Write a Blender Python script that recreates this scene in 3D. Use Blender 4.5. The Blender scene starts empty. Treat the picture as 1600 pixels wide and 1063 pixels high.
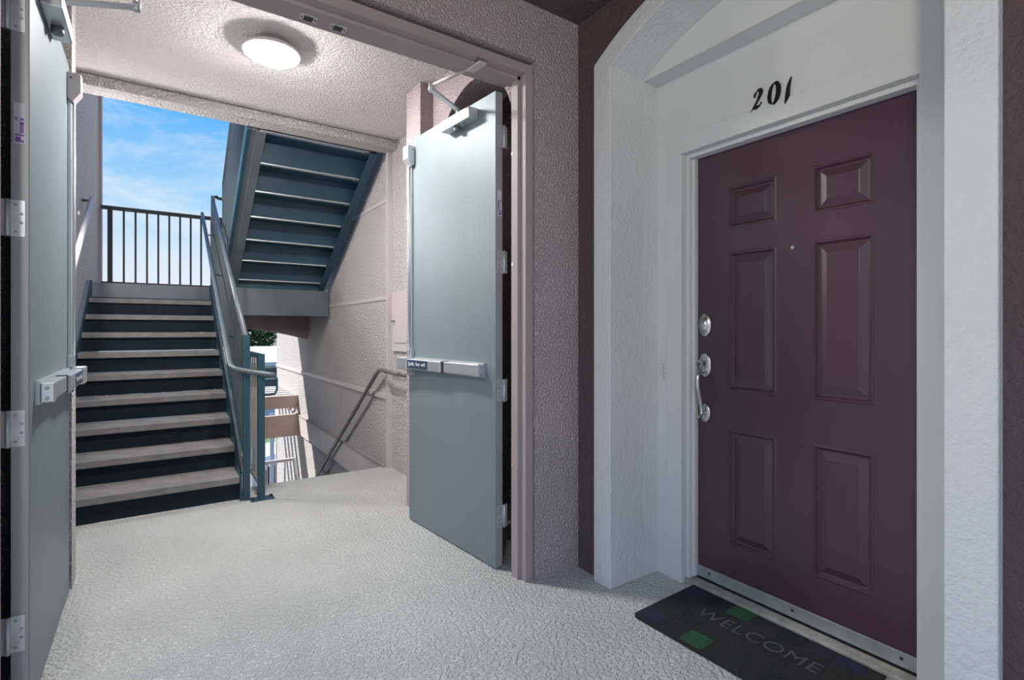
import bpy, math, random
from mathutils import Vector, Matrix
random.seed(7)
R = math.radians
scene = bpy.context.scene
col = scene.collection
YAW = 34.5
# ------------------------------------------------------------------ camera
cam_d = bpy.data.cameras.new('camera')
cam = bpy.data.objects.new('camera', cam_d); col.objects.link(cam)
cam.location = (0, 0, 1.22)
cam.rotation_euler = (R(90), 0, R(-YAW))
cam_d.sensor_width = 36; cam_d.lens = 805/1600*36
cam_d.shift_y = -(531.5-517)/1600
cam_d.clip_start = .02; cam_d.clip_end = 500
scene.camera = cam
# ------------------------------------------------------------------ view, sky, sun
scene.view_settings.view_transform = 'Standard'
scene.view_settings.look = 'None'
scene.view_settings.gamma = 1
scene.view_settings.use_curve_mapping = False
scene.view_settings.exposure = 0.75
SKY = .60
LAMP = 160.0
CORRIDOR_FILL = 75.0  # strength of the added globe behind the camera
STAIR_FILL = 85.0  # strength of the added fixture hidden on the left stair wall
SUN = 5.0

w = bpy.data.worlds.new('sky'); scene.world = w; w.use_nodes = True
nt = w.node_tree; nt.nodes.clear()
def nd(t, **k):
    n = nt.nodes.new(t)
    for a, b in k.items(): setattr(n, a, b)
    return n
tc = nd('ShaderNodeTexCoord'); sep = nd('ShaderNodeSeparateXYZ')
nt.links.new(tc.outputs['Generated'], sep.inputs[0])
ramp = nd('ShaderNodeValToRGB')
els = ramp.color_ramp.elements
els[0].position = 0.0; els[0].color = (.30, .31, .32, 1)
els[1].position = 1.0; els[1].color = (.07, .30, .85, 1)
for p, c in ((.495, (.40, .42, .44, 1)), (.505, (.86, .90, .96, 1)), (.56, (.70, .83, .96, 1)), (.61, (.36, .66, .96, 1)), (.67, (.13, .48, .96, 1))):
    e = els.new(p); e.color = c
mp = nd('ShaderNodeMath', operation='MULTIPLY_ADD'); mp.inputs[1].default_value = .5; mp.inputs[2].default_value = .5
nt.links.new(sep.outputs['Z'], mp.inputs[0]); nt.links.new(mp.outputs[0], ramp.inputs[0])
mapn = nd('ShaderNodeMapping'); mapn.inputs['Scale'].default_value = (3.2, 3.2, 8.0); mapn.inputs['Location'].default_value = (.9, .35, .15)
nt.links.new(tc.outputs['Generated'], mapn.inputs[0])
nz = nd('ShaderNodeTexNoise'); nz.inputs['Scale'].default_value = 1.3; nz.inputs['Detail'].default_value = 8; nz.inputs['Roughness'].default_value = .58; nz.inputs['Distortion'].default_value = .35
nt.links.new(mapn.outputs[0], nz.inputs['Vector'])
cr = nd('ShaderNodeValToRGB'); cr.color_ramp.elements[0].position = .54; cr.color_ramp.elements[0].color = (0, 0, 0, 1)
cr.color_ramp.elements[1].position = .80; cr.color_ramp.elements[1].color = (.9, .9, .9, 1)
nt.links.new(nz.outputs['Fac'], cr.inputs[0])
mx = nd('ShaderNodeMixRGB'); mx.inputs[2].default_value = (.95, .96, .98, 1)
gt = nd('ShaderNodeMath', operation='GREATER_THAN'); gt.inputs[1].default_value = 0.0
nt.links.new(sep.outputs['Z'], gt.inputs[0])
ml = nd('ShaderNodeMath', operation='MULTIPLY')
nt.links.new(cr.outputs[0], ml.inputs[0]); nt.links.new(gt.outputs[0], ml.inputs[1])
nt.links.new(ml.outputs[0], mx.inputs[0]); nt.links.new(ramp.outputs[0], mx.inputs[1])
bg = nd('ShaderNodeBackground'); bg.inputs['Strength'].default_value = SKY
out = nd('ShaderNodeOutputWorld')
nt.links.new(mx.outputs[0], bg.inputs[0]); nt.links.new(bg.outputs[0], out.inputs[0])

sun_d = bpy.data.lights.new('sun', 'SUN'); sun_d.energy = SUN; sun_d.angle = R(.6); sun_d.color = (1, .95, .88)
sun = bpy.data.objects.new('sun', sun_d); col.objects.link(sun)
sun.rotation_euler = Vector((1.3, -1.0, -1.7)).to_track_quat('-Z', 'Y').to_euler()
sun.location = (-6, 14, 12)

# ------------------------------------------------------------------ materials
def mat(name, c, rough=.6, metal=0.0, bump=None, var=0.0, varscale=3.0, spec=.5, emit=None, c2=None, brush=False):
    m = bpy.data.materials.new(name); m.use_nodes = True
    t = m.node_tree; b = t.nodes['Principled BSDF']
    b.inputs['Base Color'].default_value = (*c, 1); b.inputs['Roughness'].default_value = rough
    b.inputs['Metallic'].default_value = metal; b.inputs['Specular IOR Level'].default_value = spec
    co = t.nodes.new('ShaderNodeTexCoord')
    if emit:
        b.inputs['Emission Color'].default_value = (*emit[0], 1); b.inputs['Emission Strength'].default_value = emit[1]
    if var or c2:
        n = t.nodes.new('ShaderNodeTexNoise'); n.inputs['Scale'].default_value = varscale; n.inputs['Detail'].default_value = 6
        src = co.outputs['Object']
        if brush:
            mpp = t.nodes.new('ShaderNodeMapping'); mpp.inputs['Scale'].default_value = brush
            t.links.new(src, mpp.inputs[0]); src = mpp.outputs[0]
        t.links.new(src, n.inputs['Vector'])
        r = t.nodes.new('ShaderNodeValToRGB'); r.color_ramp.elements[0].position = .3; r.color_ramp.elements[1].position = .7
        a = c2 if c2 else tuple(max(0, v*(1-var)) for v in c)
        d = c if c2 else tuple(min(1, v*(1+var)) for v in c)
        r.color_ramp.elements[0].color = (*a, 1); r.color_ramp.elements[1].color = (*d, 1)
        t.links.new(n.outputs['Fac'], r.inputs[0]); t.links.new(r.outputs[0], b.inputs['Base Color'])
    if bump:
        kind, sc, st, di = bump
        bp = t.nodes.new('ShaderNodeBump'); bp.inputs['Strength'].default_value = st; bp.inputs['Distance'].default_value = di
        if kind == 'noise':
            n2 = t.nodes.new('ShaderNodeTexNoise'); n2.inputs['Scale'].default_value = sc; n2.inputs['Detail'].default_value = 3
            t.links.new(co.outputs['Object'], n2.inputs['Vector']); h = n2.outputs['Fac']
        elif kind == 'knock':     # knock-down texture: flattened splats
            n2 = t.nodes.new('ShaderNodeTexNoise'); n2.inputs['Scale'].default_value = sc; n2.inputs['Detail'].default_value = 3; n2.inputs['Distortion'].default_value = .15
            t.links.new(co.outputs['Object'], n2.inputs['Vector'])
            r2 = t.nodes.new('ShaderNodeValToRGB'); r2.color_ramp.elements[0].position = .40; r2.color_ramp.elements[1].position = .62
            t.links.new(n2.outputs['Fac'], r2.inputs[0]); h = r2.outputs[0]
        t.links.new(h, bp.inputs['Height']); t.links.new(bp.outputs[0], b.inputs['Normal'])
    return m
M = {}
M['floor'] = mat('floor_coating', (.60, .61, .59), .42, bump=('knock', 60, .8, .012), var=.10, varscale=1.6)
M['stucco'] = mat('mauve_stucco', (.50, .42, .428), .85, bump=('knock', 80, .85, .010), var=.06, varscale=2)
M['stucco_pale'] = mat('pale_mauve_stucco', (.60, .565, .555), .88, bump=('knock', 50, 1.0, .014), var=.13, varscale=110)  # fine colour speckle stands in for shading of the stucco relief
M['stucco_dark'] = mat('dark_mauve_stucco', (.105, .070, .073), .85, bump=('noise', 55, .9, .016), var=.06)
M['ceil'] = mat('ceiling_texture', (.80, .745, .745), .9, bump=('knock', 65, .9, .010), var=.04)
M['mauve'] = mat('mauve_paint', (.36, .295, .30), .60, var=.05)
M['mauve_pale'] = mat('pale_mauve_paint', (.55, .50, .495), .5, var=.04)
M['white'] = mat('white_paint', (.64, .65, .64), .55, var=.02, bump=('noise', 40, .08, .004))
M['white_rough'] = mat('white_orange_peel', (.66, .67, .66), .55, var=.02, bump=('noise', 50, .7, .010))
M['leaf'] = mat('galvanised_door_steel', (.205, .255, .275), .52, .2, var=.06, varscale=2.5, brush=(1, 1, .25))
M['leaf_edge'] = mat('door_edge_steel', (.36, .37, .38), .5, .2, var=.05)
M['alu'] = mat('satin_aluminium', (.62, .66, .68), .32, .7)
M['zinc'] = mat('zinc_hinge', (.58, .62, .63), .38, .5, var=.08, varscale=30)
M['black'] = mat('black_plastic', (.015, .016, .018), .5)
M['bluelabel'] = mat('dark_blue_label', (.035, .05, .10), .4)
M['print'] = mat('pale_print', (.7, .74, .78), .5)
M['sticker'] = mat('sticker_paper', (.60, .60, .66), .5)
M['purple'] = mat('purple_print', (.22, .13, .42), .5)
M['door'] = mat('plum_door_paint', (.068, .034, .046), .34, var=.06, varscale=1.5, bump=('noise', 350, .10, .001), spec=.6)
M['nickel'] = mat('satin_nickel', (.55, .54, .52), .30, 1.0)
M['sill'] = mat('aluminium_sweep', (.42, .46, .46), .42, .6, var=.12, varscale=18)
M['thresh'] = mat('worn_threshold', (.36, .35, .32), .6, .2, var=.25, varscale=20)
M['steel'] = mat('blue_grey_painted_steel', (.022, .068, .100), .45, .1, var=.12, varscale=4)
M['steel_lt'] = mat('grey_painted_steel', (.125, .155, .172), .42, .15, var=.1, varscale=5)
M['riser'] = mat('dark_riser_steel', (.006, .016, .024), .6, var=.1, spec=.2)
M['tread'] = mat('concrete_tread', (.20, .195, .192), .8, var=.2, varscale=9, bump=('noise', 60, .3, .004))
M['pale_bar'] = mat('pale_grey_bar_paint', (.42, .41, .39), .4)
M['rail_dark'] = mat('dark_bronze_silhouette', (.018, .014, .016), .45)  # the landing railing's backlit silhouette is put into this dark colour
M['concrete'] = mat('concrete', (.42, .42, .40), .85, var=.12, varscale=6)
M['lamp'] = mat('lit_opal_glass', (.9, .88, .86), .4, emit=((1.0, .965, .94), LAMP))
M['fill_c'] = mat('added_fill_glow_corridor', (.9, .88, .86), .4, emit=((1.0, .93, .86), CORRIDOR_FILL))  # glow of the added corridor fill
M['fill_s'] = mat('added_fill_glow_stair', (.9, .88, .86), .4, emit=((1.0, .97, .94), STAIR_FILL))  # glow of the added stair fill
M['lamp_ring'] = mat('lamp_base', (.75, .70, .70), .5)
M['digit'] = mat('black_number_paint', (.008, .008, .009), .35)
M['mat'] = mat('black_pile', (.022, .022, .021), .95, var=.5, varscale=160, bump=('noise', 260, 1, .01))
M['mat_blue'] = mat('navy_pile', (.018, .024, .055), .95, var=.4, varscale=160, bump=('noise', 260, 1, .01))
M['mat_navy'] = mat('black_blue_pile', (.010, .014, .024), .95, var=.4, varscale=160, bump=('noise', 260, 1, .01))
M['mat_purple'] = mat('violet_pile', (.022, .016, .040), .95, var=.4, varscale=160, bump=('noise', 260, 1, .01))
M['mat_green'] = mat('green_pile', (.022, .105, .046), .95, var=.35, varscale=160, bump=('noise', 260, 1, .01))
M['mat_text'] = mat('grey_pile', (.075, .078, .08), .95, var=.4, varscale=200)
M['ext'] = mat('peach_stucco', (.62, .47, .41), .85, bump=('noise', 90, .4, .006), var=.04)
M['ext_white'] = mat('white_exterior_paint', (.58, .58, .58), .6)
M['asphalt'] = mat('asphalt', (.20, .20, .20), .9, var=.15, varscale=2)
M['kerb'] = mat('cream_kerb', (.62, .56, .46), .8)
M['grass'] = mat('lawn', (.10, .20, .05), .9, var=.3, varscale=5)
M['leafy'] = mat('foliage', (.05, .10, .012), .6, c2=(.02, .045, .008), varscale=4)
M['bark'] = mat('bark', (.12, .08, .05), .9)
M['glassd'] = mat('dark_glass', (.03, .05, .07), .1, spec=.8)
M['tyre'] = mat('tyre', (.02, .02, .02), .8)
M['carpaint'] = mat('white_car_paint', (.8, .8, .8), .2)

# ------------------------------------------------------------------ mesh helpers
class MB:
    def __init__(s): s.v = []; s.f = []; s.sm = []
    def add(s, vs, fs, smooth=False):
        o = len(s.v); s.v += [tuple(p) for p in vs]
        for f in fs: s.f.append(tuple(i+o for i in f)); s.sm.append(smooth)
        return s
    def box(s, x0, x1, y0, y1, z0, z1):
        vs = [(x, y, z) for z in (z0, z1) for y in (y0, y1) for x in (x0, x1)]
        return s.add(vs, [(0, 2, 3, 1), (4, 5, 7, 6), (0, 1, 5, 4), (2, 6, 7, 3), (0, 4, 6, 2), (1, 3, 7, 5)])
    def prism(s, poly, axis, a, b, smooth=False):
        """polygon in the two axes other than `axis`, extruded from a to b"""
        def P(p, t):
            return {'x': (t, p[0], p[1]), 'y': (p[0], t, p[1]), 'z': (p[0], p[1], t)}[axis]
        n = len(poly); area = sum(poly[i][0]*poly[(i+1) % n][1]-poly[(i+1) % n][0]*poly[i][1] for i in range(n))
        if area < 0: poly = poly[::-1]
        if axis == 'y': poly = poly[::-1]
        vs = [P(p, a) for p in poly]+[P(p, b) for p in poly]
        fs = [tuple(range(n))[::-1], tuple(range(n, 2*n))]
        s.add(vs, fs)
        o = len(s.v)-2*n
        for i in range(n):
            j = (i+1) % n; s.f.append((o+i, o+j, o+n+j, o+n+i)); s.sm.append(smooth)
        return s
    def rings(s, rings, closed=True, caps=True, smooth=True):
        n = len(rings[0]); vs = [p for r in rings for p in r]; fs = []
        for k in range(len(rings)-1):
            for i in range(n if closed else n-1):
                j = (i+1) % n; fs.append((k*n+i, k*n+j, (k+1)*n+j, (k+1)*n+i))
        s.add(vs, fs, smooth)
        if caps and closed:
            o = len(s.v)-len(vs)
            s.f.append(tuple(o+i for i in range(n))[::-1]); s.sm.append(False)
            s.f.append(tuple(o+(len(rings)-1)*n+i for i in range(n))); s.sm.append(False)
        return s
    def tube(s, path, r, n=12, flat=1.0):
        path = [Vector(p) for p in path]; rs = r if isinstance(r, (list, tuple)) else [r]*len(path)
        rings = []; up = None
        for i, p in enumerate(path):
            t = (path[min(i+1, len(path)-1)]-path[max(i-1, 0)]).normalized()
            if up is None: up = Vector((0, 0, 1)) if abs(t.z) < .9 else Vector((0, 1, 0))
            a = t.cross(up).normalized(); b = a.cross(t).normalized(); up = b
            rings.append([p+a*math.cos(2*math.pi*k/n)*rs[i]*flat+b*math.sin(2*math.pi*k/n)*rs[i] for k in range(n)])
        return s.rings(rings)
    def lathe(s, prof, c, axis='z', n=32, sc=(1, 1)):
        rings = []
        for r, h in prof:
            ring = []
            for k in range(n):
                a = 2*math.pi*k/n; u = math.cos(a)*r*sc[0]; v = math.sin(a)*r*sc[1]
                ring.append({'z': (c[0]+u, c[1]+v, c[2]+h), 'x': (c[0]+h, c[1]+u, c[2]+v), 'y': (c[0]+v, c[1]+h, c[2]+u)}[axis])
            rings.append(ring)
        return s.rings(rings)
    def build(s, name, m, parent=None, local=False, bevel=0):
        me = bpy.data.meshes.new(name); off = Vector((0, 0, 0))
        if parent is not None and not local:
            p = parent
            while p is not None: off += p.location; p = p.parent
        me.from_pydata([Vector(v)-off for v in s.v], [], s.f)
        for i, p in enumerate(me.polygons): p.use_smooth = s.sm[i]
        me.materials.append(M[m] if isinstance(m, str) else m); me.update()
        import bmesh
        b = bmesh.new(); b.from_mesh(me); bmesh.ops.recalc_face_normals(b, faces=b.faces); b.to_mesh(me); b.free()
        o = bpy.data.objects.new(name, me); col.objects.link(o)
        if parent is not None: o.parent = parent
        if bevel:
            md = o.modifiers.new('bevel', 'BEVEL'); md.width = bevel; md.segments = 2; md.limit_method = 'ANGLE'; md.angle_limit = R(40)
        return o
def tag(o, label=None, cat=None, group=None, kind=None):
    if label: o['label'] = label
    if cat: o['category'] = cat
    if group: o['group'] = group
    if kind: o['kind'] = kind
    return o
def thing(name, label, cat, loc=(0, 0, 0), rz=0, group=None, kind=None):
    o = bpy.data.objects.new(name, None); col.objects.link(o); o.location = loc; o.rotation_euler = (0, 0, rz)
    o.empty_display_size = .1
    return tag(o, label, cat, group, kind)
def struct(o, label, cat): return tag(o, label, cat, None, 'structure')
def rep(o, deltas):
    for d in deltas:
        c = o.copy(); col.objects.link(c); c.parent = o.parent; c.location = o.location+Vector(d)
        for ch in list(o.children):
            k = ch.copy(); col.objects.link(k); k.parent = c
def bx(*a): return MB().box(*a)

# ================================================================== STRUCTURE
CZ = 2.80          # corridor ceiling
VZ = 2.87          # vestibule ceiling
m = MB()
m.box(-1.5, 1.79, -1.4, 2.2, -.25, 0).box(1.79, 2.13, .45, 1.76, -.25, 0).box(-.62, 2.35, 2.2, 4.184, -.25, 0).box(.50, 1.72, 4.184, 4.47, -.25, 0)
struct(m.build('floor', 'floor'), 'pale grey textured floor running from the corridor out to the stairs', 'floor')
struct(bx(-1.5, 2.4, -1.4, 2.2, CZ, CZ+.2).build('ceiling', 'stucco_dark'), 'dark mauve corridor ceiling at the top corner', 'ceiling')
m = MB().box(-.62, 1.86, 2.2, 4.243, VZ, VZ+.3).box(-.62, 1.86, 4.243, 4.275, VZ+.03, VZ+.3)
struct(m.build('ceiling', 'ceil'), 'pale textured ceiling with the round lamp in front of the stairs', 'ceiling')
struct(bx(-.62, 1.72, 4.275, 4.44, VZ-.065, VZ+.3).build('trim_3', 'stucco_pale'), 'pale stucco header beam between ceiling and stair flight', 'beam')
# double-door wall
FX0, FX1, FZ = -.465, 1.52, 2.535
m = MB().box(-1.5, FX0, 2.0, 2.2, 0, CZ).box(FX1, 1.86, 2.0, 2.2, 0, CZ).box(FX0, FX1, 2.0, 2.2, FZ, CZ)
struct(m.build('wall_front', 'stucco'), 'mauve stucco wall around the metal double doors', 'wall')
# steel frame, double rabbet: (depth y0,y1, inset from the opening)
JX0, JX1, JZ = -.40, 1.468, 2.468
fr = thing('trim_1', 'mauve painted steel frame of the double doors', 'door frame', (.53, 2.1, 0), kind='structure')
def jamb(x_out, x_in, sgn):
    b = MB()
    # profile in x,y
    p = [(x_out, 2.02), (x_in, 2.02), (x_in, 2.065), (x_in+sgn*.016, 2.065), (x_in+sgn*.016, 2.115), (x_in, 2.115), (x_in, 2.14), (x_out, 2.14)]
    return b.prism(p, 'z', 0, JZ+.045)
jamb(1.512, JX1, -1).build('jamb', 'mauve', fr)
jamb(-.448, JX0, 1).build('jamb', 'mauve', fr)
p = [(2.02, JZ+.045), (2.02, JZ), (2.065, JZ), (2.065, JZ-.016), (2.15, JZ-.016), (2.15, JZ), (2.205, JZ), (2.205, JZ+.045)]
MB().prism(p, 'x', JX0, JX1).build('head', 'mauve', fr)
for k, x in enumerate((.488, .603)):          # strike catches under the head
    s = bx(x-.032, x+.032, 2.10, 2.145, JZ-.019, JZ-.0155).build('strike_plate', 'alu', fr)
    bx(x-.017, x+.017, 2.112, 2.142, JZ-.021, JZ-.0185).build('strike_hole', 'black', s)
    for q in (-.025, .025): MB().lathe([(.0035, -.0215), (.0035, -.0185)], (x+q, 2.125, JZ), n=8).build('screw', 'black', s)
for z in (.55, 1.55, 2.1):
    MB().lathe([(.007, -.0175), (.007, -.0155)], (JX1, 2.11, z), 'x', 10).build('anchor_plug', 'zinc', fr)
# corridor side wall with arched white surround
PX, PB, RX = 1.751, 1.985, 2.09       # portal face, tympanum, recess back wall
Y0, Y1 = .487, 1.735; YC = (Y0+Y1)/2; PW = .11; SP = 2.461; SPO = 2.51
def arch(y0, y1, z, sag, n=28):
    c = (y0+y1)/2; h = (y1-y0)/2; r = (h*h+sag*sag)/(2*sag); a = math.asin(h/r)
    return [(c+r*math.sin(a-2*a*i/n), z+r*math.cos(a-2*a*i/n)-(r-sag)) for i in range(n+1)]   # from y1 to y0
SAG = .184
inn = arch(Y0, Y1, SP, SAG); outr = arch(Y0-PW, Y1+PW, SPO, SAG+.035)
m = MB()
def ring_band(mb, a, b, x0, x1):
    n = len(a); vs = []
    for i in range(n): vs += [(x0, *a[i]), (x0, *b[i]), (x1, *a[i]), (x1, *b[i])]
    fs = []
    for i in range(n-1):
        o = 4*i; q = o+4
        fs += [(o, q, q+1, o+1), (o+2, o+3, q+3, q+2), (o, o+2, q+2, q), (o+1, q+1, q+3, o+3)]
    fs += [(0, 1, 3, 2), (4*n-4, 4*n-2, 4*n-1, 4*n-3)]
    mb.add(vs, fs)
ring_band(m, [(Y1, 0)]+inn+[(Y0, 0)], [(Y1+PW, 0)]+outr+[(Y0-PW, 0)], PX, PB)
m.box(PB, RX+.02, Y1, Y1+PW, 0, SP).box(PB, RX+.02, Y0-PW, Y0, 0, SP)
struct(m.build('trim_2', 'white_rough', bevel=.004), 'white arched surround framing the plum door alcove', 'door surround')
struct(bx(PB, RX+.25, Y0-PW, Y1+PW, SP-.006, CZ).build('wall_tympanum', 'white'), 'white panel under the arch above the alcove ledge', 'wall')
# dark wall in front plane 1.79
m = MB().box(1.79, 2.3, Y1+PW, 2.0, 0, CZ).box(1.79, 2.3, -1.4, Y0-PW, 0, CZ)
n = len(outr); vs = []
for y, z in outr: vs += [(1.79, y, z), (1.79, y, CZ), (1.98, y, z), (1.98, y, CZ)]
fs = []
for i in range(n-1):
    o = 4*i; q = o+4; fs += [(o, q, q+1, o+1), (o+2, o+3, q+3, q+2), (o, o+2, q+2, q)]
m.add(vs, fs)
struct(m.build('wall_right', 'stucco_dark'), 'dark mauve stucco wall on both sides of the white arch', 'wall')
# recess back wall with door opening
DY0, DY1, DZ = .645, 1.588, 2.077
m = MB().box(RX, RX+.25, DY1, Y1+PW, 0, SP).box(RX, RX+.25, Y0-PW, DY0, 0, SP).box(RX, RX+.25, DY0, DY1, DZ, SP)
struct(m.build('wall_alcove', 'white'), 'white back wall of the alcove around the plum door', 'wall')
dc = thing('trim_4', 'white casing and stops around the plum door', 'door casing', (RX, 1.11, 0), kind='structure')
cw = .085
bx(RX-.004, RX, DY1, DY1+cw, 0, DZ).build('casing', 'white', dc, bevel=.0015)
bx(RX-.004, RX, DY0-cw, DY0, 0, DZ).build('casing', 'white', dc, bevel=.0015)
bx(RX-.004, RX, DY0-cw, DY1+cw, DZ, DZ+cw).build('casing', 'white', dc, bevel=.0015)
for ya, yb in ((DY1-.018, DY1), (DY0, DY0+.018)): bx(RX+.03, RX+.079, ya, yb, 0, DZ-.02).build('stop', 'white', dc, bevel=.003)
for ya, yb in ((DY1-.033, DY1), (DY0, DY0+.022)): bx(RX+.055, RX+.0785, ya, yb, .03, DZ-.02).build('weather_strip', 'white', dc)
bx(RX+.03, RX+.079, DY0, DY1, DZ-.022, DZ).build('stop', 'white', dc, bevel=.003)
for z in (1.97,): MB().lathe([(.005, -.003), (.003, -.0055)], (RX+.066, DY1-.033, z), 'y', 10).build('screw', 'alu', dc)
# thin wall patch on the casing
mk = thing('cable_clip', 'small rusted clip mark on the white casing beside the door handle', 'clip', (RX-.004, 1.70, 1.0))
for k in range(5):
    a = random.uniform(-.006, .006)
    bx(RX-.0065, RX-.004, 1.70+a-.003, 1.70+a+.003, .99+k*.014, .996+k*.014).build('mark', 'thresh', mk)
bx(RX-.006, RX-.004, 1.694, 1.708, .975, 1.063).build('plate', 'white', mk)
# threshold
th = thing('trim_5', 'worn threshold strip at the foot of the plum door', 'threshold', (2.1, 1.11, 0), kind='structure')
bx(2.105, 2.165, DY0, DY1, 0, .022).build('threshold_strip', 'thresh', th, bevel=.004)
bx(2.165, 2.34, DY0, DY1, 0, .024).build('threshold_body', 'black', th)

# vestibule side walls
m = MB().box(-.95, -.335, 3.18, 3.32, -.25, VZ).box(-.95, -.43, 2.2, 3.18, -.25, VZ)
struct(m.build('wall_vestibule', 'stucco_pale'), 'narrow speckled wall end beside the left door leaf', 'wall')
m = bx(-.95, -.606, 3.32, 8.25, -3.5, 6.2)
struct(m.build('wall_left', 'stucco_pale'), 'pale mauve stucco wall left of the stairs', 'wall')
struct(bx(-.605, -.575, 8.13, 8.28, 1.75, 6.2).build('trim_6', 'mauve'), 'thin mauve corner trim at the end of the left stair wall', 'corner trim')
# right: pilaster, arched niche wall, then stair wall
m = MB().box(1.43, 2.0, 3.15, 3.38, -.25, VZ)
m.box(1.52, 2.0, 3.05, 3.15, -.25, VZ)
na = arch(2.22, 3.05, 2.40, .29, 20)
vs = []
for y, z in na: vs += [(1.52, y, z), (1.52, y, VZ), (1.80, y, z), (1.80, y, VZ)]
fs = []
for i in range(len(na)-1):
    o = 4*i; q = o+4; fs += [(o, q, q+1, o+1), (o+2, o+3, q+3, q+2), (o, o+2, q+2, q)]
m.add(vs, fs)
m.box(2.30, 2.4, 2.2, 3.15, -.25, VZ).box(1.52, 2.35, 2.2, 2.22, -.25, VZ).box(1.8, 2.3, 3.05, 3.15, -.25, VZ).box(1.8, 2.3, 2.22, 3.05, VZ-.02, VZ)
struct(m.build('wall_niche', 'stucco'), 'mauve stucco wall with an arched niche behind the open right door leaf', 'wall')
WX = 1.69
rw = thing('wall_back', 'long pale stucco wall with horizontal bands beside the descending stairs', 'wall', (WX, 6.5, -3.5), kind='structure')
bx(1.72, 2.1, 3.38, 4.385, -.25, VZ).build('wall_panel', 'stucco_pale', rw)
bx(WX, 2.1, 4.40, 9.62, -3.5, 6.2).build('wall_panel', 'stucco_pale', rw)
bx(WX-.012, 1.80, 4.385, 4.425, -.25, VZ-.065).build('corner_bead', 'mauve_pale', rw)
for z, h, d in ((2.39, .03, .008), (1.515, .035, .010), (.63, .045, .016)):
    bx(WX-d, WX, 4.425, 9.62, z-h/2, z+h/2).build('band', 'mauve_pale', rw)
bx(WX-.03, WX, 4.425, 9.62, -.26, 0.0).build('band', 'mauve_pale', rw)
bx(WX-.035, WX, 4.425, 9.62, -.005, .012).build('band_cap', 'mauve', rw)

# ================================================================== STAIRS
RI, RUN = .172, .298
SX0, SX1 = -.56, .485
NY = 4.155
st = thing('staircase', 'blue grey steel staircase with concrete treads rising to the open landing', 'staircase', (0, NY, 0))
t0 = MB().box(SX0, SX1, NY, NY+RUN+.03, RI-.05, RI).build('tread', 'tread', st, bevel=.006)
rep(t0, [(0, RUN*k, RI*k) for k in range(1, 9)])
r0 = bx(SX0, SX1, NY+.03, NY+.036, 0.002, RI-.05).build('riser', 'riser', st)
rep(r0, [(0, RUN*k, RI*k) for k in range(1, 10)])
TY = NY+9*RUN       # top nosing y
TZ = 10*RI
bx(SX0, SX1, TY, TY+.036, TZ-.15, TZ).build('top_nosing', 'steel_lt', st)
def stringer(x0, x1, ya, za, yb, zb, h, name, mm, par):
    MB().prism([(ya, za), (yb, zb), (yb, zb+h), (ya, za+h)], 'x', x0, x1).build(name, mm, par)
MB().prism([(NY-.02, 0), (NY+.28, 0), (TY+.05, TZ-.30), (TY+.05, TZ+.02), (TY-.02, TZ+.02), (NY-.02, .21)], 'x', SX0-.012, SX0).build('stringer', 'steel', st)
MB().prism([(NY-.02, 0), (NY+.28, 0), (TY+.05, TZ-.30), (TY+.05, TZ+.02), (TY-.02, TZ+.02), (NY-.02, .21)], 'x', SX1, SX1+.012).build('stringer', 'steel', st)
MB().prism([(NY-.02, .20), (TY-.02, TZ+.01), (TY+.05, TZ+.01), (TY+.05, TZ+.02), (TY-.02, TZ+.02), (NY-.02, .21)], 'x', SX0-.045, SX0+.0).build('stringer_flange', 'steel_lt', st)
MB().prism([(NY-.02, .20), (TY-.02, TZ+.01), (TY+.05, TZ+.01), (TY+.05, TZ+.02), (TY-.02, TZ+.02), (NY-.02, .21)], 'x', SX1, SX1+.03).build('stringer_flange', 'steel_lt', st)

# landing
UY = 6.28
ld = thing('stair_landing', 'steel framed half landing at the top of the first flight', 'landing', (.5, 7.4, TZ))
bx(-.60, WX-.02, TY+.05, 8.2, TZ-.06, TZ).build('deck', 'concrete', ld)
bx(.56, WX-.02, UY, TY+.05, TZ-.06, TZ).build('deck', 'concrete', ld)
bx(.60, 1.665, UY-.02, UY, TZ-.315, TZ-.035).build('front_channel', 'steel_lt', ld)
bx(.66, 1.595, UY-.015, UY-.003, TZ-.035, TZ+.054).build('closure_plate', 'steel', ld)
bx(.60, 1.665, UY-.02, UY+.06, TZ-.328, TZ-.315).build('channel_flange', 'steel_lt', ld)
bx(-.60, WX-.02, 8.1, 8.2, TZ-.28, TZ-.06).build('back_channel', 'steel', ld)
bx(.56, WX-.02, UY+.06, 7.2, TZ-.075, TZ-.06).build('deck_pan', 'steel', ld)
# arched wall below the landing
al = arch(-.6, WX, 1.10, .17, 24)
m = MB(); vs = []
for y, z in al: vs += [(y, 7.37, z), (y, 7.37, 1.62), (y, 7.57, z), (y, 7.57, 1.62)]
fs = []
for i in range(len(al)-1):
    o = 4*i; q = o+4; fs += [(o, q, q+1, o+1), (o+2, o+3, q+3, q+2), (o, o+2, q+2, q), (o+1, q+1, q+3, o+3)]
fs += [(0, 1, 3, 2), (4*len(al)-4, 4*len(al)-2, 4*len(al)-1, 4*len(al)-3)]
m.add(vs, fs)
struct(m.build('wall_arch', 'stucco'), 'mauve arched beam below the half landing', 'wall')
struct(bx(-.60, WX, 7.85, 8.05, -.285, 0).build('trim_7', 'ext'), 'peach spandrel beam seen through the stairwell opening', 'beam')

# upper flight returning towards the camera
UX0, UX1 = .65, 1.60
URUN = .283
uf = thing('upper_stair_flight', 'underside of the blue steel flight climbing to the next floor', 'staircase', (1.1, UY, TZ))
NR = 7
def ustep(k):
    return UY-.10-URUN*k, TZ+.055+RI*k
pan = MB()
y, z = ustep(0)
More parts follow.
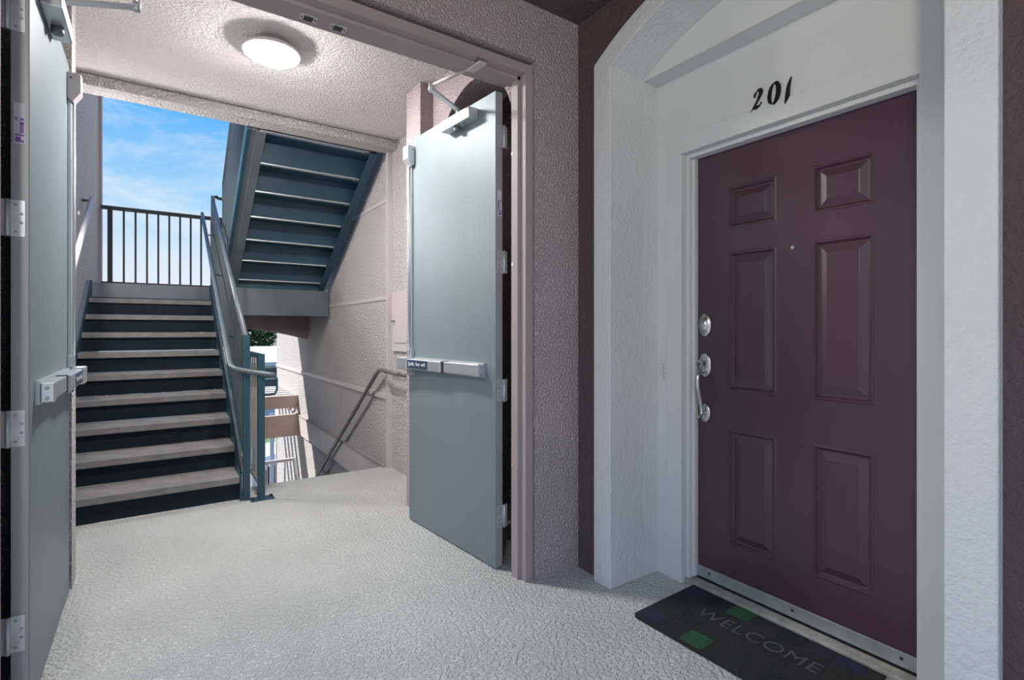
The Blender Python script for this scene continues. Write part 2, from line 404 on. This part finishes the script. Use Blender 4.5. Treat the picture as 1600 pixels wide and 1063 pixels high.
# one pan: sloping riser plate, tread pan, small angle below
b = MB()
b.prism([(y+.285, z), (y+.285, z+.006), (y, z+.006), (y-.03, z+.172), (y-.036, z+.172), (y-.006, z)], 'x', UX0, UX1)
p0 = b.build('tread_pan', 'steel', uf)
b = MB().box(UX0+.01, UX1-.06, y-.012, y+.028, z-.012, z-.001)
a0 = b.build('pan_angle', 'alu', uf)
b = MB().box(UX1-.10, UX1-.02, y+.0, y+.05, z-.018, z-.004)
c0 = b.build('clip_bracket', 'steel_lt', uf)
rep(p0, [(0, -URUN*k, RI*k) for k in range(1, NR)]); rep(a0, [(0, -URUN*k, RI*k) for k in range(1, NR)]); rep(c0, [(0, -URUN*k, RI*k) for k in range(1, NR)])
sl = RI/URUN
ya, yb = UY, 4.46
za = TZ-.035; zb = za+sl*(ya-yb)
for x0, x1 in ((UX0-.012, UX0), (UX1, UX1+.012)):
    stringer(x0, x1, ya, za, yb, zb, .30, 'stringer', 'steel', uf)
stringer(UX0-.012, UX0+.055, ya, za-.012, yb, zb-.012, .012, 'stringer_flange', 'steel_lt', uf)
stringer(UX0-.055, UX0-.012, ya, za+.0, yb, zb+.0, .012, 'stringer_flange', 'steel_lt', uf)
stringer(UX1-.055, UX1+.012, ya, za-.012, yb, zb-.012, .012, 'stringer_flange', 'steel', uf)

# descending flight
df = thing('lower_stair_flight', 'steel flight descending beside the right stair wall', 'staircase', (1.1, 4.47, 0))
bx(.62, WX-.04, 4.475, 4.485, -RI+.002, -.01).build('riser', 'riser', df)
d0 = bx(.62, WX-.04, 4.48, 4.48+RUN+.03, -RI-.05, -RI).build('tread', 'tread', df)
rep(d0, [(0, RUN*k, -RI*k) for k in range(1, 9)])
stringer(.605, .617, 4.48, -.45, 4.48+9*RUN, -.45-9*RI, .30, 'stringer', 'steel', df)
tag(bx(-.6, WX-.005, 7.19, 8.3, -1.90, -1.73).build('stair_landing', 'concrete'), 'concrete half landing below the descending flight', 'landing')

# ---------------- railings
g = thing('stair_guard', 'blue grey picket guard along the right side of the rising stairs', 'railing', (.53, NY, 0))
GX = .525
def gz(y): return (y-NY)*RI/RUN
bx(GX-.022, GX+.022, NY-.03, NY+.015, 0, 1.19).build('newel_post', 'steel', g)
bl = MB().box(GX-.007, GX+.007, NY+.10, NY+.114, .26, 1.13).build('baluster', 'steel_lt', g)
rep(bl, [(0, .11*k, .11*k*RI/RUN) for k in range(1, 24)])
MB().tube([(GX, NY, 1.155), (GX, TY+.02, 1.155+gz(TY+.02))], .021).build('top_rail', 'steel_lt', g)
MB().prism([(NY, .24), (TY, .24+gz(TY)), (TY, .27+gz(TY)), (NY, .27)], 'x', GX-.012, GX+.012).build('bottom_rail', 'steel', g)
bx(GX-.02, GX+.02, TY+.02, TY+.06, TZ-.2, TZ+1.06).build('newel_post', 'steel_lt', g)

hp = thing('stair_handrail', 'round pipe handrail bolted inside the picket guard of the rising stairs', 'handrail', (.43, NY, .9))
path = [(.43, 7.06, 2.60), (.43, 4.30, 1.0), (.435, 4.22, .962), (.46, 4.16, .945), (.52, 4.12, .93), (.66, 4.07, .905), (.70, 4.055, .895), (.712, 4.05, .87), (.712, 4.05, .79), (.70, 4.055, .765), (.665, 4.07, .755), (.625, 4.085, .755)]
MB().tube(path[:7], .019).build('pipe', 'steel_lt', hp)
MB().tube(path[6:], .008).build('return_loop', 'steel', hp)
for y in (4.7, 5.7, 6.6):
    z = 1.0+(y-4.3)*1.6/2.76
    MB().tube([(.43, y, z-.01), (.44, y, z-.05), (.51, y, z-.06)], .007, 8).build('bracket', 'steel', hp)

gl = thing('landing_guard', 'short blue grey guard with base plate at the head of the descending stairs', 'railing', (.616, 4.107, 0))
bx(.594, .638, 4.085, 4.129, .008, 1.05).build('post', 'steel', gl)
bx(.545, .70, 4.06, 4.15, 0, .008).build('base_plate', 'steel', gl)
for dx, dy in ((-.055, 0), (.07, .02)): MB().lathe([(.011, .008), (.011, .018), (.006, .02)], (.616+dx, 4.107+dy, 0), n=8).build('anchor_bolt', 'rail_dark', gl)
bx(.60, .632, 4.129, 4.86, .10, .13).build('bottom_rail', 'pale_bar', gl)
bx(.594, .638, 4.129, 4.86, 1.02, 1.05).build('top_rail', 'steel', gl)
b0 = bx(.610, .622, 4.19, 4.199, .13, 1.02).build('baluster', 'pale_bar', gl)
rep(b0, [(0, .105*k, 0) for k in range(1, 6)])
bx(.594, .638, 4.86, 4.90, -.3, 1.05).build('post', 'steel', gl)

gu = thing('upper_guard', 'tall picket guard climbing beside the upper stair flight', 'railing', (.585, UY, TZ))
HX = .585
def uz(y): return (UY-y)*sl
bx(HX-.02, HX+.02, UY-.02, UY+.02, TZ-.3, TZ+1.08).build('newel_post', 'steel_lt', gu)
u0 = bx(HX-.008, HX+.008, UY-.116, UY-.10, TZ+.08, TZ+1.09).build('baluster', 'steel_lt', gu)
rep(u0, [(0, -.11*k, .11*k*sl) for k in range(1, 16)])
MB().prism([(UY, TZ+1.05), (yb, TZ+1.05+uz(yb)), (yb, TZ+1.09+uz(yb)), (UY, TZ+1.09)], 'x', HX-.02, HX+.02).build('top_rail', 'steel_lt', gu)
MB().prism([(UY, TZ-.04), (yb, TZ-.04+uz(yb)), (yb, TZ+.10+uz(yb)), (UY, TZ+.10)], 'x', HX-.015, HX+.015).build('bottom_rail', 'steel', gu)

RYY = 8.10
gb = thing('landing_railing', 'dark railing across the open end of the half landing', 'railing', (.5, RYY, TZ))
bx(-.58, WX-.01, RYY-.02, RYY+.02, TZ+1.005, TZ+1.05).build('top_rail', 'rail_dark', gb)
bx(-.58, WX-.01, RYY-.015, RYY+.015, TZ+.08, TZ+.11).build('bottom_rail', 'rail_dark', gb)
bx(-.515, -.465, RYY-.022, RYY+.022, TZ, TZ+1.05).build('post', 'rail_dark', gb)
v0 = bx(-.364, -.342, RYY-.01, RYY+.01, TZ+.08, TZ+1.01).build('baluster', 'rail_dark', gb)
rep(v0, [(.119*k, 0, 0) for k in range(1, 17)])
# side pieces seen between the handrails
tag(MB().tube([(.56, 6.9, TZ+1.06), (.60, 7.1, TZ+1.09), (.75, 7.15, TZ+1.09)], .018).build('rail_return', 'rail_dark'), 'short dark rail end joining the two guards above the landing', 'rail')

lw = thing('wall_handrail', 'pale mauve handrail on the left stair wall', 'handrail', (-.53, 5.4, 1.8))
MB().tube([(-.53, 6.47, 2.52), (-.53, 4.2, 1.16)], .021).build('pipe', 'mauve_pale', lw)
MB().tube([(-.53, 6.44, 2.50), (-.56, 6.44, 2.48), (-.605, 6.44, 2.48)], .012, 8).build('bracket', 'rail_dark', lw)
MB().tube([(-.53, 6.47, 2.52), (-.545, 6.50, 2.52), (-.60, 6.50, 2.49)], .018, 8).build('end_return', 'mauve_pale', lw)
MB().tube([(-.53, 5.0, 1.62), (-.56, 5.0, 1.60), (-.605, 5.0, 1.60)], .012, 8).build('bracket', 'rail_dark', lw)
tag(MB().lathe([(.022, -.002), (.022, .012), (.016, .016), (.016, .010), (.006, .010)], (-.605, 6.16, 2.30), 'x', 16).build('wall_plug', 'mauve_pale'), 'round plug fitting on the left stair wall under the handrail end', 'wall fitting')

rh = thing('descending_handrail', 'brown grey pipe handrail on the right wall above the descending stairs', 'handrail', (1.62, 4.45, .87))
M['pipe_brown'] = mat('taupe_painted_pipe', (.17, .145, .145), .38, .2)
MB().tube([(1.62, 3.98, .865), (1.62, 4.38, .875), (1.62, 4.44, .868), (1.62, 4.50, .84), (1.62, 6.95, -.80)], .019).build('pipe', 'pipe_brown', rh)
for y, z in ((4.72, .685), (6.35, -.405)):
    br = MB().tube([(1.62, y, z-.01), (1.625, y, z-.06), (1.66, y, z-.075), (1.69, y, z-.075)], .008, 8).build('bracket', 'pipe_brown', rh)
    MB().lathe([(.028, -.006), (.028, -.001)], (WX, y, z-.075), 'x', 14).build('rosette', 'pipe_brown', br)
MB().tube([(1.62, 3.98, .865), (1.65, 3.93, .86), (1.72, 3.93, .86)], .017, 10).build('end_return', 'pipe_brown', rh)

# utility cabinet on the near stair wall
uc = thing('utility_cabinet', 'pale pink metal cabinet on the wall beside the right door leaf edge', 'cabinet', (1.70, 4.17, 1.05))
bx(1.70, 1.72, 3.9, 4.345, 1.04, 1.555).build('frame', 'mauve_pale', uc, bevel=.004)
cd = bx(1.693, 1.70, 3.95, 4.285, 1.115, 1.475).build('door', 'mauve_pale', uc, bevel=.003)
bx(1.67, 1.693, 4.255, 4.30, 1.30, 1.308).build('latch', 'black', cd)

# ================================================================== DOUBLE DOOR LEAVES
def door_leaf(name, label, sg, hx, rz):
    """local frame: origin at hinge edge on the floor, y along the leaf, x towards the opening = sg"""
    root = thing(name, label, 'door', (hx, 2.215, .008), rz, kind='structure')
    L, T, Hh = .914, .045, 2.437
    def b(x0, x1, *r):
        a, c = sorted((sg*x0, sg*x1)); return bx(a, c, *r)
    slab = b(0, T, 0, L, 0, Hh).build('slab', 'leaf', root, True, bevel=.0015)
    b(.002, T-.003, -.0012, 0, .004, Hh-.004).build('hinge_stile', 'leaf_edge', root, True)
    # hinges
    for z in (2.21, 1.565, .905, .26):
        h = b(.0, .034, -.0035, -.001, z-.057, z+.057).build('hinge_leaf', 'zinc', root, True)
        b(-.028, -.004, -.0035, -.001, z-.057, z+.057).build('frame_leaf', 'zinc', h, True)
        MB().lathe([(.0065, -.058), (.0065, .058)], (-sg*.006, -.008, z), n=10).build('knuckle', 'zinc', h, True)
        for q, dz in ((.012, -.042), (.026, -.014), (.026, .014), (.012, .042)):
            MB().lathe([(.0045, -.0048), (.0045, -.0035)], (sg*q, 0, z+dz), 'y', 8).build('screw', 'leaf_edge', h, True)
    # fire-rating sticker on the stile
    s = b(.008, .034, -.0022, -.0012, 1.80, 1.93).build('rating_sticker', 'sticker', root, True)
    for zz, hh, xa, xb in ((1.872, .012, .011, .016), (1.874, .008, .022, .032), (1.835, .034, .022, .031), (1.825, .006, .011, .032), (1.806, .016, .011, .024), (1.806, .006, .011, .032), (1.862, .008, .024, .032)):
        b(xa, xb, -.0027, -.0022, zz, zz+hh).build('print', 'purple', s, True)
    # exit device
    e = b(T, T+.012, .085, L+.03, .965, 1.045).build('exit_rail_base', 'alu', root, True)
    b(T+.012, T+.05, .085, .12, .972, 1.038).build('end_cap', 'alu', e, True, bevel=.004)
    b(T+.012, T+.044, .12, .43, .975, 1.035).build('rail_cover', 'alu', e, True, bevel=.003)
    b(T+.010, T+.046, .43, .447, .972, 1.038).build('bar_end', 'black', e, True)
    b(T+.012, T+.055, .447, .84, .974, 1.036).build('push_bar', 'alu', e, True, bevel=.004)
    lb = b(T+.055, T+.056, .59, .838, .980, 1.030).build('push_label', 'bluelabel', e, True)
    b(T+.012, T+.062, .84, L+.055, .966, 1.044).build('head_cover', 'alu', e, True, bevel=.006)
    for k in range(12):     # illegible lettering on the label
        yy = .795-.016*k
        if k in (4, 8): continue
        b(T+.056, T+.0564, yy, yy+.010, .998, 1.010+.004*(k % 3)).build('print', 'print', e, True)
    b(T+.056, T+.0564, .812, .820, .99, 1.020).build('print', 'print', e, True)
    b(T, T+.018, L-.075, L-.005, .93, .965).build('mounting_block', 'alu', e, True)
    b(T, T+.026, L-.07, L-.02, 1.045, 1.10).build('mounting_block', 'alu', e, True, bevel=.003)
    for zz in (.985, 1.02): MB().lathe([(.006, .079), (.006, .0849)], (sg*(T+.03), 0, zz), 'y', 8).build('screw', 'leaf_edge', e, True)
    # vertical rod and top latch
    b(T, T+.013, L-.052, L-.022, 1.10, 2.27).build('rod_cover', 'alu', root, True, bevel=.003)
    MB().tube([(sg*(T+.022), L-.037, 1.09), (sg*(T+.022), L-.037, 2.27)], .006, 8).build('latch_rod', 'alu', root, True)
    tl = MB().prism([(sg*T, 2.27), (sg*(T+.022), 2.255), (sg*(T+.05), 2.30), (sg*(T+.05), 2.385), (sg*T, 2.385)], 'y', L-.075, L-.008)
    tl = tl.build('top_latch', 'alu' if sg < 0 else 'mauve_pale', root, True, bevel=.003)
    MB().lathe([(.004, -.0765), (.004, -.0745)], (sg*(T+.015), L, 2.36), 'y', 8).build('screw', 'black', tl, True)
    # closer
    cb = b(T, T+.062, .15, .43, 2.335, 2.395).build('closer_body', 'alu', root, True, bevel=.005)
    MB().lathe([(.016, -.026), (.020, -.02), (.020, 0)], (sg*(T+.03), .31, 2.335), n=14).build('closer_valve', 'steel_lt', cb, True)
    MB().lathe([(.012, 0), (.012, .035)], (sg*(T+.03), .30, 2.395), n=12).build('closer_pinion', 'alu', cb, True)
    ar = MB().prism([(sg*(T+.02), .29), (sg*(T+.04), .315), (sg*.325, .195), (sg*.315, .168)], 'z', 2.425, 2.435).build('closer_arm', 'alu', root, True, bevel=.002)
    MB().lathe([(.013, -.015), (.013, .028)], (sg*.315, .18, 2.43), n=12).build('elbow', 'alu', ar, True)
    MB().tube([(sg*.315, .18, 2.447), (sg*.255, -.12, 2.447)], .008, 8).build('forearm', 'mauve_pale', ar, True)
    MB().box(*sorted((sg*.235, sg*.275)), -.18, -.075, 2.433, 2.4435).build('shoe', 'mauve_pale', ar, True, bevel=.003)
    return root
door_leaf('door_2', 'galvanised steel door leaf standing open in front of the arched niche', -1, 1.463, R(5.0))
door_leaf('door_3', 'galvanised steel door leaf at the left edge of the picture, seen almost edge on', 1, -.380, R(0.3))

# ================================================================== PLUM DOOR
DX = 2.169
d1 = thing('door_1', 'plum six panel apartment door with satin nickel handle set', 'door', (DX, 1.111, .026), kind='structure')
ys = [.650, .806, 1.022, 1.170, 1.394, 1.583]; zs = [.03, .236, .765, .945, 1.580, 1.690, 1.880, 2.056]
m = MB()
for a, b in ((0, 1), (2, 3), (4, 5)): m.box(DX, DX+.044, ys[a], ys[b], zs[0], zs[-1])
for a, b in ((1, 2), (3, 4)):
    for c, d in ((0, 1), (2, 3), (4, 5), (6, 7)): m.box(DX, DX+.044, ys[a], ys[b], zs[c], zs[d])
m.build('slab', 'door', d1)
def panel(y0, y1, z0, z1):
    prof = [(0, 0), (.004, -.003), (.009, -.003), (.013, .003), (.018, .010), (.024, .011), (.050, .004), (.052, .003)]
    rings = [[(DX+h, y0+i, z0+i), (DX+h, y1-i, z0+i), (DX+h, y1-i, z1-i), (DX+h, y0+i, z1-i)] for i, h in prof]
    rings = [[(DX+.04, *p[1:]) for p in rings[0]]]+rings
    return MB().rings(rings, smooth=False).build('panel', 'door', d1)
for a, b in ((1, 2), (3, 4)):
    for c, d in ((1, 2), (3, 4), (5, 6)): panel(ys[a], ys[b], zs[c], zs[d])
sw = bx(DX-.006, DX, .650, 1.583, .032, .085).build('door_sweep', 'sill', d1, bevel=.002)
for y in (1.49, 1.10, .72): MB().lathe([(.006, -.0075), (.006, -.0055)], (DX, y, .062), 'x', 8).build('screw', 'black', sw)
MB().lathe([(.008, -.004), (.007, -.001)], (DX, 1.10, 1.565), 'x', 14).build('peephole', 'nickel', d1)
HY_ = 1.512
db = MB().lathe([(.034, 0), (.034, -.008), (.030, -.012), (.020, -.014), (.019, -.026), (.001, -.027)], (DX, HY_, 1.247), 'x', 28, (1, 1.65)).build('deadbolt', 'nickel', d1)
MB().lathe([(.012, -.026), (.012, -.030), (.001, -.031)], (DX, HY_, 1.247), 'x', 18).build('key_cylinder', 'leaf_edge', db)
hs = MB().lathe([(.034, 0), (.034, -.008), (.030, -.012), (.001, -.013)], (DX, HY_, 1.055), 'x', 28, (1, 1.75)).build('handle_plate', 'nickel', d1)
MB().prism([(HY_-.016, 1.070), (HY_+.016, 1.070), (HY_+.020, 1.078), (HY_-.020, 1.078)], 'x', DX-.055, DX-.012).build('thumb_latch', 'nickel', hs, bevel=.002)
bx(DX-.0145, DX-.0125, HY_-.004, HY_+.004, 1.050, 1.068).build('keyhole', 'black', hs)
lp = MB().lathe([(.028, 0), (.028, -.007), (.024, -.010), (.001, -.011)], (DX, HY_, .825), 'x', 28, (1, 1.6)).build('lower_plate', 'nickel', d1)
gp = [(DX-.008, HY_, 1.022), (DX-.035, HY_, 1.028), (DX-.058, HY_, 1.015), (DX-.066, HY_, .985), (DX-.060, HY_, .945), (DX-.047, HY_, .905), (DX-.038, HY_, .870), (DX-.034, HY_, .845), (DX-.034, HY_, .825), (DX-.045, HY_, .812), (DX-.056, HY_, .810)]
rr = [.008, .009, .011, .013, .0125, .011, .0095, .009, .009, .008, .006]
def smooth_path(p, r, n=4):
    P = [Vector(q) for q in p]; o = []; ro = []
    for i in range(len(P)-1):
        a, b, c, d = P[max(i-1, 0)], P[i], P[i+1], P[min(i+2, len(P)-1)]
        for k in range(n):
            t = k/n
            o.append(.5*((2*b)+(c-a)*t+(2*a-5*b+4*c-d)*t*t+(3*b-a-3*c+d)*t**3)); ro.append(r[i]*(1-t)+r[i+1]*t)
    o.append(P[-1]); ro.append(r[-1]); return o, ro
sp, sr = smooth_path(gp, rr)
MB().tube(sp, sr, 14).build('grip', 'nickel', d1)
MB().tube([(DX-.036, HY_, .828), (DX-.008, HY_, .828)], .009, 10).build('grip_foot', 'nickel', lp)

# ---------------- house number, broad-nib strokes standing on the alcove wall
def nib(paths, y_left, z0, hgt):
    """stroke outlines [(u, v, half width vector)] -> prisms on the plane x=RX; u runs towards -y"""
    mb = MB()
    for P in paths:
        n = len(P)
        vs = []
        for (u, v, du, dv) in P:
            for s in (-1, 1):
                yy = y_left-(u+s*du*1.45)*hgt; zz = z0+(v+s*dv*1.45)*hgt
                vs += [(RX-.006, yy, zz), (RX, yy, zz)]
        fs = []
        for i in range(n-1):
            o = 4*i; q = o+4
            fs += [(o, o+2, q+2, q), (o+1, q+1, q+3, o+3), (o, q, q+1, o+1), (o+2, o+3, q+3, q+2)]
        fs += [(0, 1, 3, 2), (4*n-4, 4*n-2, 4*n-1, 4*n-3)]
        mb.add(vs, fs)
    return mb
def dense(P, n=5):
    o = []
    for i in range(len(P)-1):
        a, b, c, d = P[max(i-1, 0)], P[i], P[i+1], P[min(i+2, len(P)-1)]
        for k in range(n):
            t = k/n
            o.append(tuple(.5*(2*b[j]+(c[j]-a[j])*t+(2*a[j]-5*b[j]+4*c[j]-d[j])*t*t+(3*b[j]-a[j]-3*c[j]+d[j])*t**3) for j in range(4)))
    o.append(P[-1]); return o
two = [dense([(.20, .66, .02, -.01), (.23, .80, .03, -.01), (.34, .95, .03, .035), (.46, .97, .06, .03), (.53, .86, .065, .02), (.50, .70, .065, .01), (.38, .48, .05, .015), (.20, .22, .045, .02), (.08, .06, .03, .02), (.03, -.02, .01, .01)]),
       dense([(.10, .10, .03, .03), (.20, .15, .02, .055), (.32, .12, .01, .065), (.44, .15, .035, .05), (.52, .24, .03, .02), (.55, .33, .008, .01)])]
zero = [dense([(.30+.20*math.sin(t)+.10*(.5*math.cos(t)), .5+.48*math.cos(t), (.035+.030*abs(math.sin(t))*(1.25 if math.sin(t) > 0 else .7)), .02*math.cos(t)) for t in [2*math.pi*k/20 for k in range(21)]], 3)]
one = [dense([(.40, 1.02, .012, .005), (.33, .86, .035, .008), (.27, .62, .052, .0), (.245, .40, .060, .0), (.23, .22, .070, .01), (.19, .08, .05, .02), (.14, -.04, .012, .005)])]
nu = thing('house_number', 'black italic number 201 on the white wall above the plum door', 'number', (RX, 1.14, 2.14))
nib(two, 1.236, 2.153, .085).build('digit', 'digit', nu)
nib(zero, 1.163, 2.150, .092).build('digit', 'digit', nu)
nib(one, 1.102, 2.140, .094).build('digit', 'digit', nu)

# ---------------- welcome mat
dm = thing('doormat', 'dark doormat with coloured squares reading WELCOME before the plum door', 'doormat', (1.905, 1.135, .001), R(1.5))
MW, ML = .226, .395
def rrect(w, l, r, n=5):
    pts = []
    for cx, cy, a0 in ((w-r, l-r, 0), (-w+r, l-r, 90), (-w+r, -l+r, 180), (w-r, -l+r, 270)):
        for k in range(n+1):
            a = R(a0+90*k/n); pts.append((cx+r*math.cos(a), cy+r*math.sin(a)))
    return pts
MB().prism(rrect(MW, ML, .03), 'z', 0, .008).build('mat_base', 'mat', dm, True)
cell = .105
pat = {(0, 0): 'mat_blue', (0, 3): 'mat_blue', (1, 1): 'mat_navy', (1, 3): 'mat_navy', (2, 0): 'mat_green', (2, 3): 'mat_green', (3, 1): 'mat', (4, 3): 'mat_navy', (5, 0): 'mat_navy', (5, 3): 'mat_purple', (6, 0): 'mat_purple', (6, 3): 'mat_blue'}
for (i, j), mm in pat.items():
    cy = ML-.062-cell*i; cx = -MW+.062+cell*j+.005
    if j == 0: cx -= .004
    MB().prism([(cx+p[0], cy+p[1]) for p in rrect(.047, .049, .016)], 'z', .008, .0092).build('pile_square', mm, dm, True)
cu = bpy.data.curves.new('lettering', 'FONT'); cu.body = 'WELCOME'; cu.size = .098; cu.align_x = 'CENTER'; cu.align_y = 'CENTER'; cu.extrude = .0004; cu.space_character = 1.06
to = bpy.data.objects.new('lettering', cu); col.objects.link(to)
dg = bpy.context.evaluated_depsgraph_get(); me = bpy.data.meshes.new_from_object(to.evaluated_get(dg)); bpy.data.objects.remove(to)
me.materials.clear(); me.materials.append(M['mat_text'])
lo = bpy.data.objects.new('lettering', me); col.objects.link(lo); lo.parent = dm; lo.location = (.028, -.005, .0098); lo.rotation_euler = (0, 0, R(-90))

# ================================================================== LAMPS AND ADDED FILL LIGHTS
def ceiling_lamp(label, x, y, z, gm):
    t = thing('ceiling_lamp', label, 'lamp', (x, y, z))
    MB().lathe([(.105, 0), (.105, -.030), (.120, -.034), (.152, -.042), (.152, -.060), (.147, -.060)], (x, y, z), n=40).build('base', 'lamp_ring', t)
    MB().lathe([(.147, -.056), (.147, -.064), (.128, -.078), (.088, -.091), (.04, -.098), (.002, -.100)], (x, y, z), n=40).build('diffuser', gm, t)
    return t
ceiling_lamp('lit round white ceiling lamp in front of the stairs', .54, 3.22, VZ, 'lamp')
gl_ = thing('added_globe_fill', 'added globe fill light under the corridor ceiling behind the viewer', 'lamp', (-1.0, -.9, CZ))  # out of view, added to brighten the corridor and alcove
MB().lathe([(.06, 0), (.06, -.03), (.03, -.035), (.03, -.06)], (-1.0, -.9, CZ), n=20).build('base', 'lamp_ring', gl_)
MB().lathe([(.03, -.055)]+[(.15*math.sin(R(a)), -.20+.15*math.cos(R(a))) for a in range(15, 180, 15)]+[(.002, -.35)], (-1.0, -.9, CZ), n=28).build('diffuser', 'fill_c', gl_)
sl_ = thing('added_wall_fill', 'added fill light hidden on the left stair wall behind the wall end', 'lamp', (-.606, 5.0, 2.3))  # unseen fixture added to lift the stair walls and treads
bx(-.606, -.59, 4.90, 5.10, 2.12, 2.48).build('back_plate', 'lamp_ring', sl_, bevel=.004)
MB().prism([(-.59, 4.915), (-.555, 4.925), (-.525, 4.96), (-.515, 5.0), (-.525, 5.04), (-.555, 5.075), (-.59, 5.085)], 'z', 2.14, 2.46, True).build('diffuser', 'fill_s', sl_)

# ================================================================== OUTSIDE
struct(bx(-60, 70, -60, 110, -3.7, -3.5).build('ground', 'asphalt'), 'grey asphalt parking ground far below the stairwell', 'ground')
struct(bx(-60, 70, 20.2, 20.6, -3.5, -3.35).build('kerb', 'kerb'), 'cream kerb across the parking ground', 'kerb')
struct(bx(-60, 70, 20.6, 24.5, -3.5, -3.42).build('lawn', 'grass'), 'strip of lawn behind the kerb', 'lawn')
struct(bx(WX-.012, 2.1, 9.62, 9.70, -3.5, -.28).build('trim_8', 'ext_white'), 'white corner board at the outer end of the right wall', 'corner trim')
# lower landing railing, casting its shadow on the wall
lr = thing('lower_railing', 'white railing of the lower half landing seen through the opening', 'railing', (.5, 8.2, -1.73))
bx(-.58, WX-.01, 8.18, 8.22, -.72, -.68).build('top_rail', 'ext_white', lr)
bx(-.58, WX-.01, 8.185, 8.215, -1.65, -1.62).build('bottom_rail', 'ext_white', lr)
l0 = bx(-.50, -.48, 8.19, 8.21, -1.62, -.72).build('baluster', 'ext_white', lr)
rep(l0, [(.12*k, 0, 0) for k in range(1, 18)])
# slatted sun screen on the outer wall
pg = thing('slatted_screen', 'white slatted sun screen outside the stairwell opening', 'sun screen', (1.0, 8.8, .2))
s0 = bx(.2, WX-.005, 8.02, 8.14, .25, .275).build('slat', 'ext_white', pg)
rep(s0, [(0, .27*k, 0) for k in range(1, 6)])
bx(.2, WX-.005, 7.98, 8.02, .10, .28).build('fascia', 'ext', pg)
bx(1.60, WX-.005, 8.02, 9.6, .17, .25).build('bearer', 'ext_white', pg)
bx(.2, .28, 8.02, 9.6, .17, .25).build('bearer', 'ext_white', pg)
# picket fence
pf = thing('picket_fence', 'white picket fence behind the slatted screen', 'fence', (4, 14, -3.5))
bx(.5, 5.5, 14.03, 14.07, -1.2, -1.1).build('fence_rail', 'ext_white', pf)
bx(.5, 5.5, 14.03, 14.07, -3.2, -3.1).build('fence_rail', 'ext_white', pf)
f0 = bx(.5, .60, 14.0, 14.03, -3.5, -.85).build('picket', 'ext_white', pf)
rep(f0, [(.2*k, 0, 0) for k in range(1, 26)])
# white garage block with dark windows
gbk = thing('garage_building', 'white building with dark framed windows under the hedge', 'building', (5, 28, -3.5))
bx(-4, 16, 28, 33, -3.5, -.5).build('wall', 'ext_white', gbk)
MB().prism([(27.4, -.5), (33.5, -.5), (33.5, .30), (30.4, .28), (27.4, -.32)], 'x', -4.4, 16.4).build('roof', 'ext_white', gbk)
for k in range(9):
    x = -2.6+k*2.0
    wn = bx(x, x+1.6, 27.94, 28.0, -1.75, -.58).build('window', 'ext_white', gbk)
    for a, b in ((x+.06, x+.76), (x+.84, x+1.54)):
        for c, d in ((-1.69, -1.20), (-1.13, -.64)): bx(a, b, 27.93, 27.945, c, d).build('pane', 'glassd', wn)
# hedge trees
def tree(label, x, y, z0, zc, rx, rz, nleaf):
    t = thing('tree', label, 'tree', (x, y, z0), group='trees beyond the white building')
    MB().tube([(x, y, z0), (x+.1, y, z0+(zc-z0)*.5), (x, y, zc)], [.22, .17, .1], 8).build('trunk', 'bark', t)
    fb = MB()
    for k in range(nleaf):
        while True:
            p = Vector((random.uniform(-1, 1), random.uniform(-1, 1), random.uniform(-1, 1)))
            if .25 < p.length < 1: break
        p = Vector((x+p.x*rx, y+p.y*rx, zc+p.z*rz)); s = random.uniform(.12, .26)
        a = Vector((random.gauss(0, 1), random.gauss(0, 1), random.gauss(0, .6))).normalized(); b = a.orthogonal().normalized()
        fb.add([p-a*s, p-b*s*.45, p+a*s, p+b*s*.45], [(0, 1, 2, 3)])
    tag(fb.build('foliage', 'leafy', t), kind='stuff')
for k, (x, rx) in enumerate(((0.2, 2.1), (4.5, 2.15), (8.8, 2.1), (13.1, 2.1))):
    tree(['dark green tree left of the gap above the white roof', 'dark green tree showing over the white roof under the arch', 'dark green tree behind the outer end of the right wall', 'dark green tree far right beyond the white building'][k], x, 37, -3.5, 1.5, rx, 2.2, 2600)
# parked car
cr_ = thing('parked_car', 'white car parked on the asphalt below the stairwell', 'car', (3.3, 18.2, -3.5))
bodyp = [(-2.2, .35), (-2.15, .75), (-1.3, .95), (1.9, .95), (2.2, .8), (2.2, .35)]
MB().prism([(3.3+a*.95+1.0, -3.5+b) for a, b in bodyp], 'y', 17.3, 19.05).build('body', 'carpaint', cr_, bevel=.08)
MB().prism([(4.3-1.05, -2.56), (4.3-.4, -2.05), (4.3+1.0, -2.05), (4.3+1.7, -2.56)], 'y', 17.42, 18.93).build('cabin', 'glassd', cr_, bevel=.06)
bx(3.95, 5.2, 17.5, 18.85, -2.06, -2.02).build('roof', 'carpaint', cr_)
for a in (2.95, 5.55):
    for b in (17.3, 18.87): MB().lathe([(.20, 0), (.32, .02), (.32, .17), (.20, .19)], (a, b-.01, -3.18), 'y', 20).build('wheel', 'tyre', cr_)
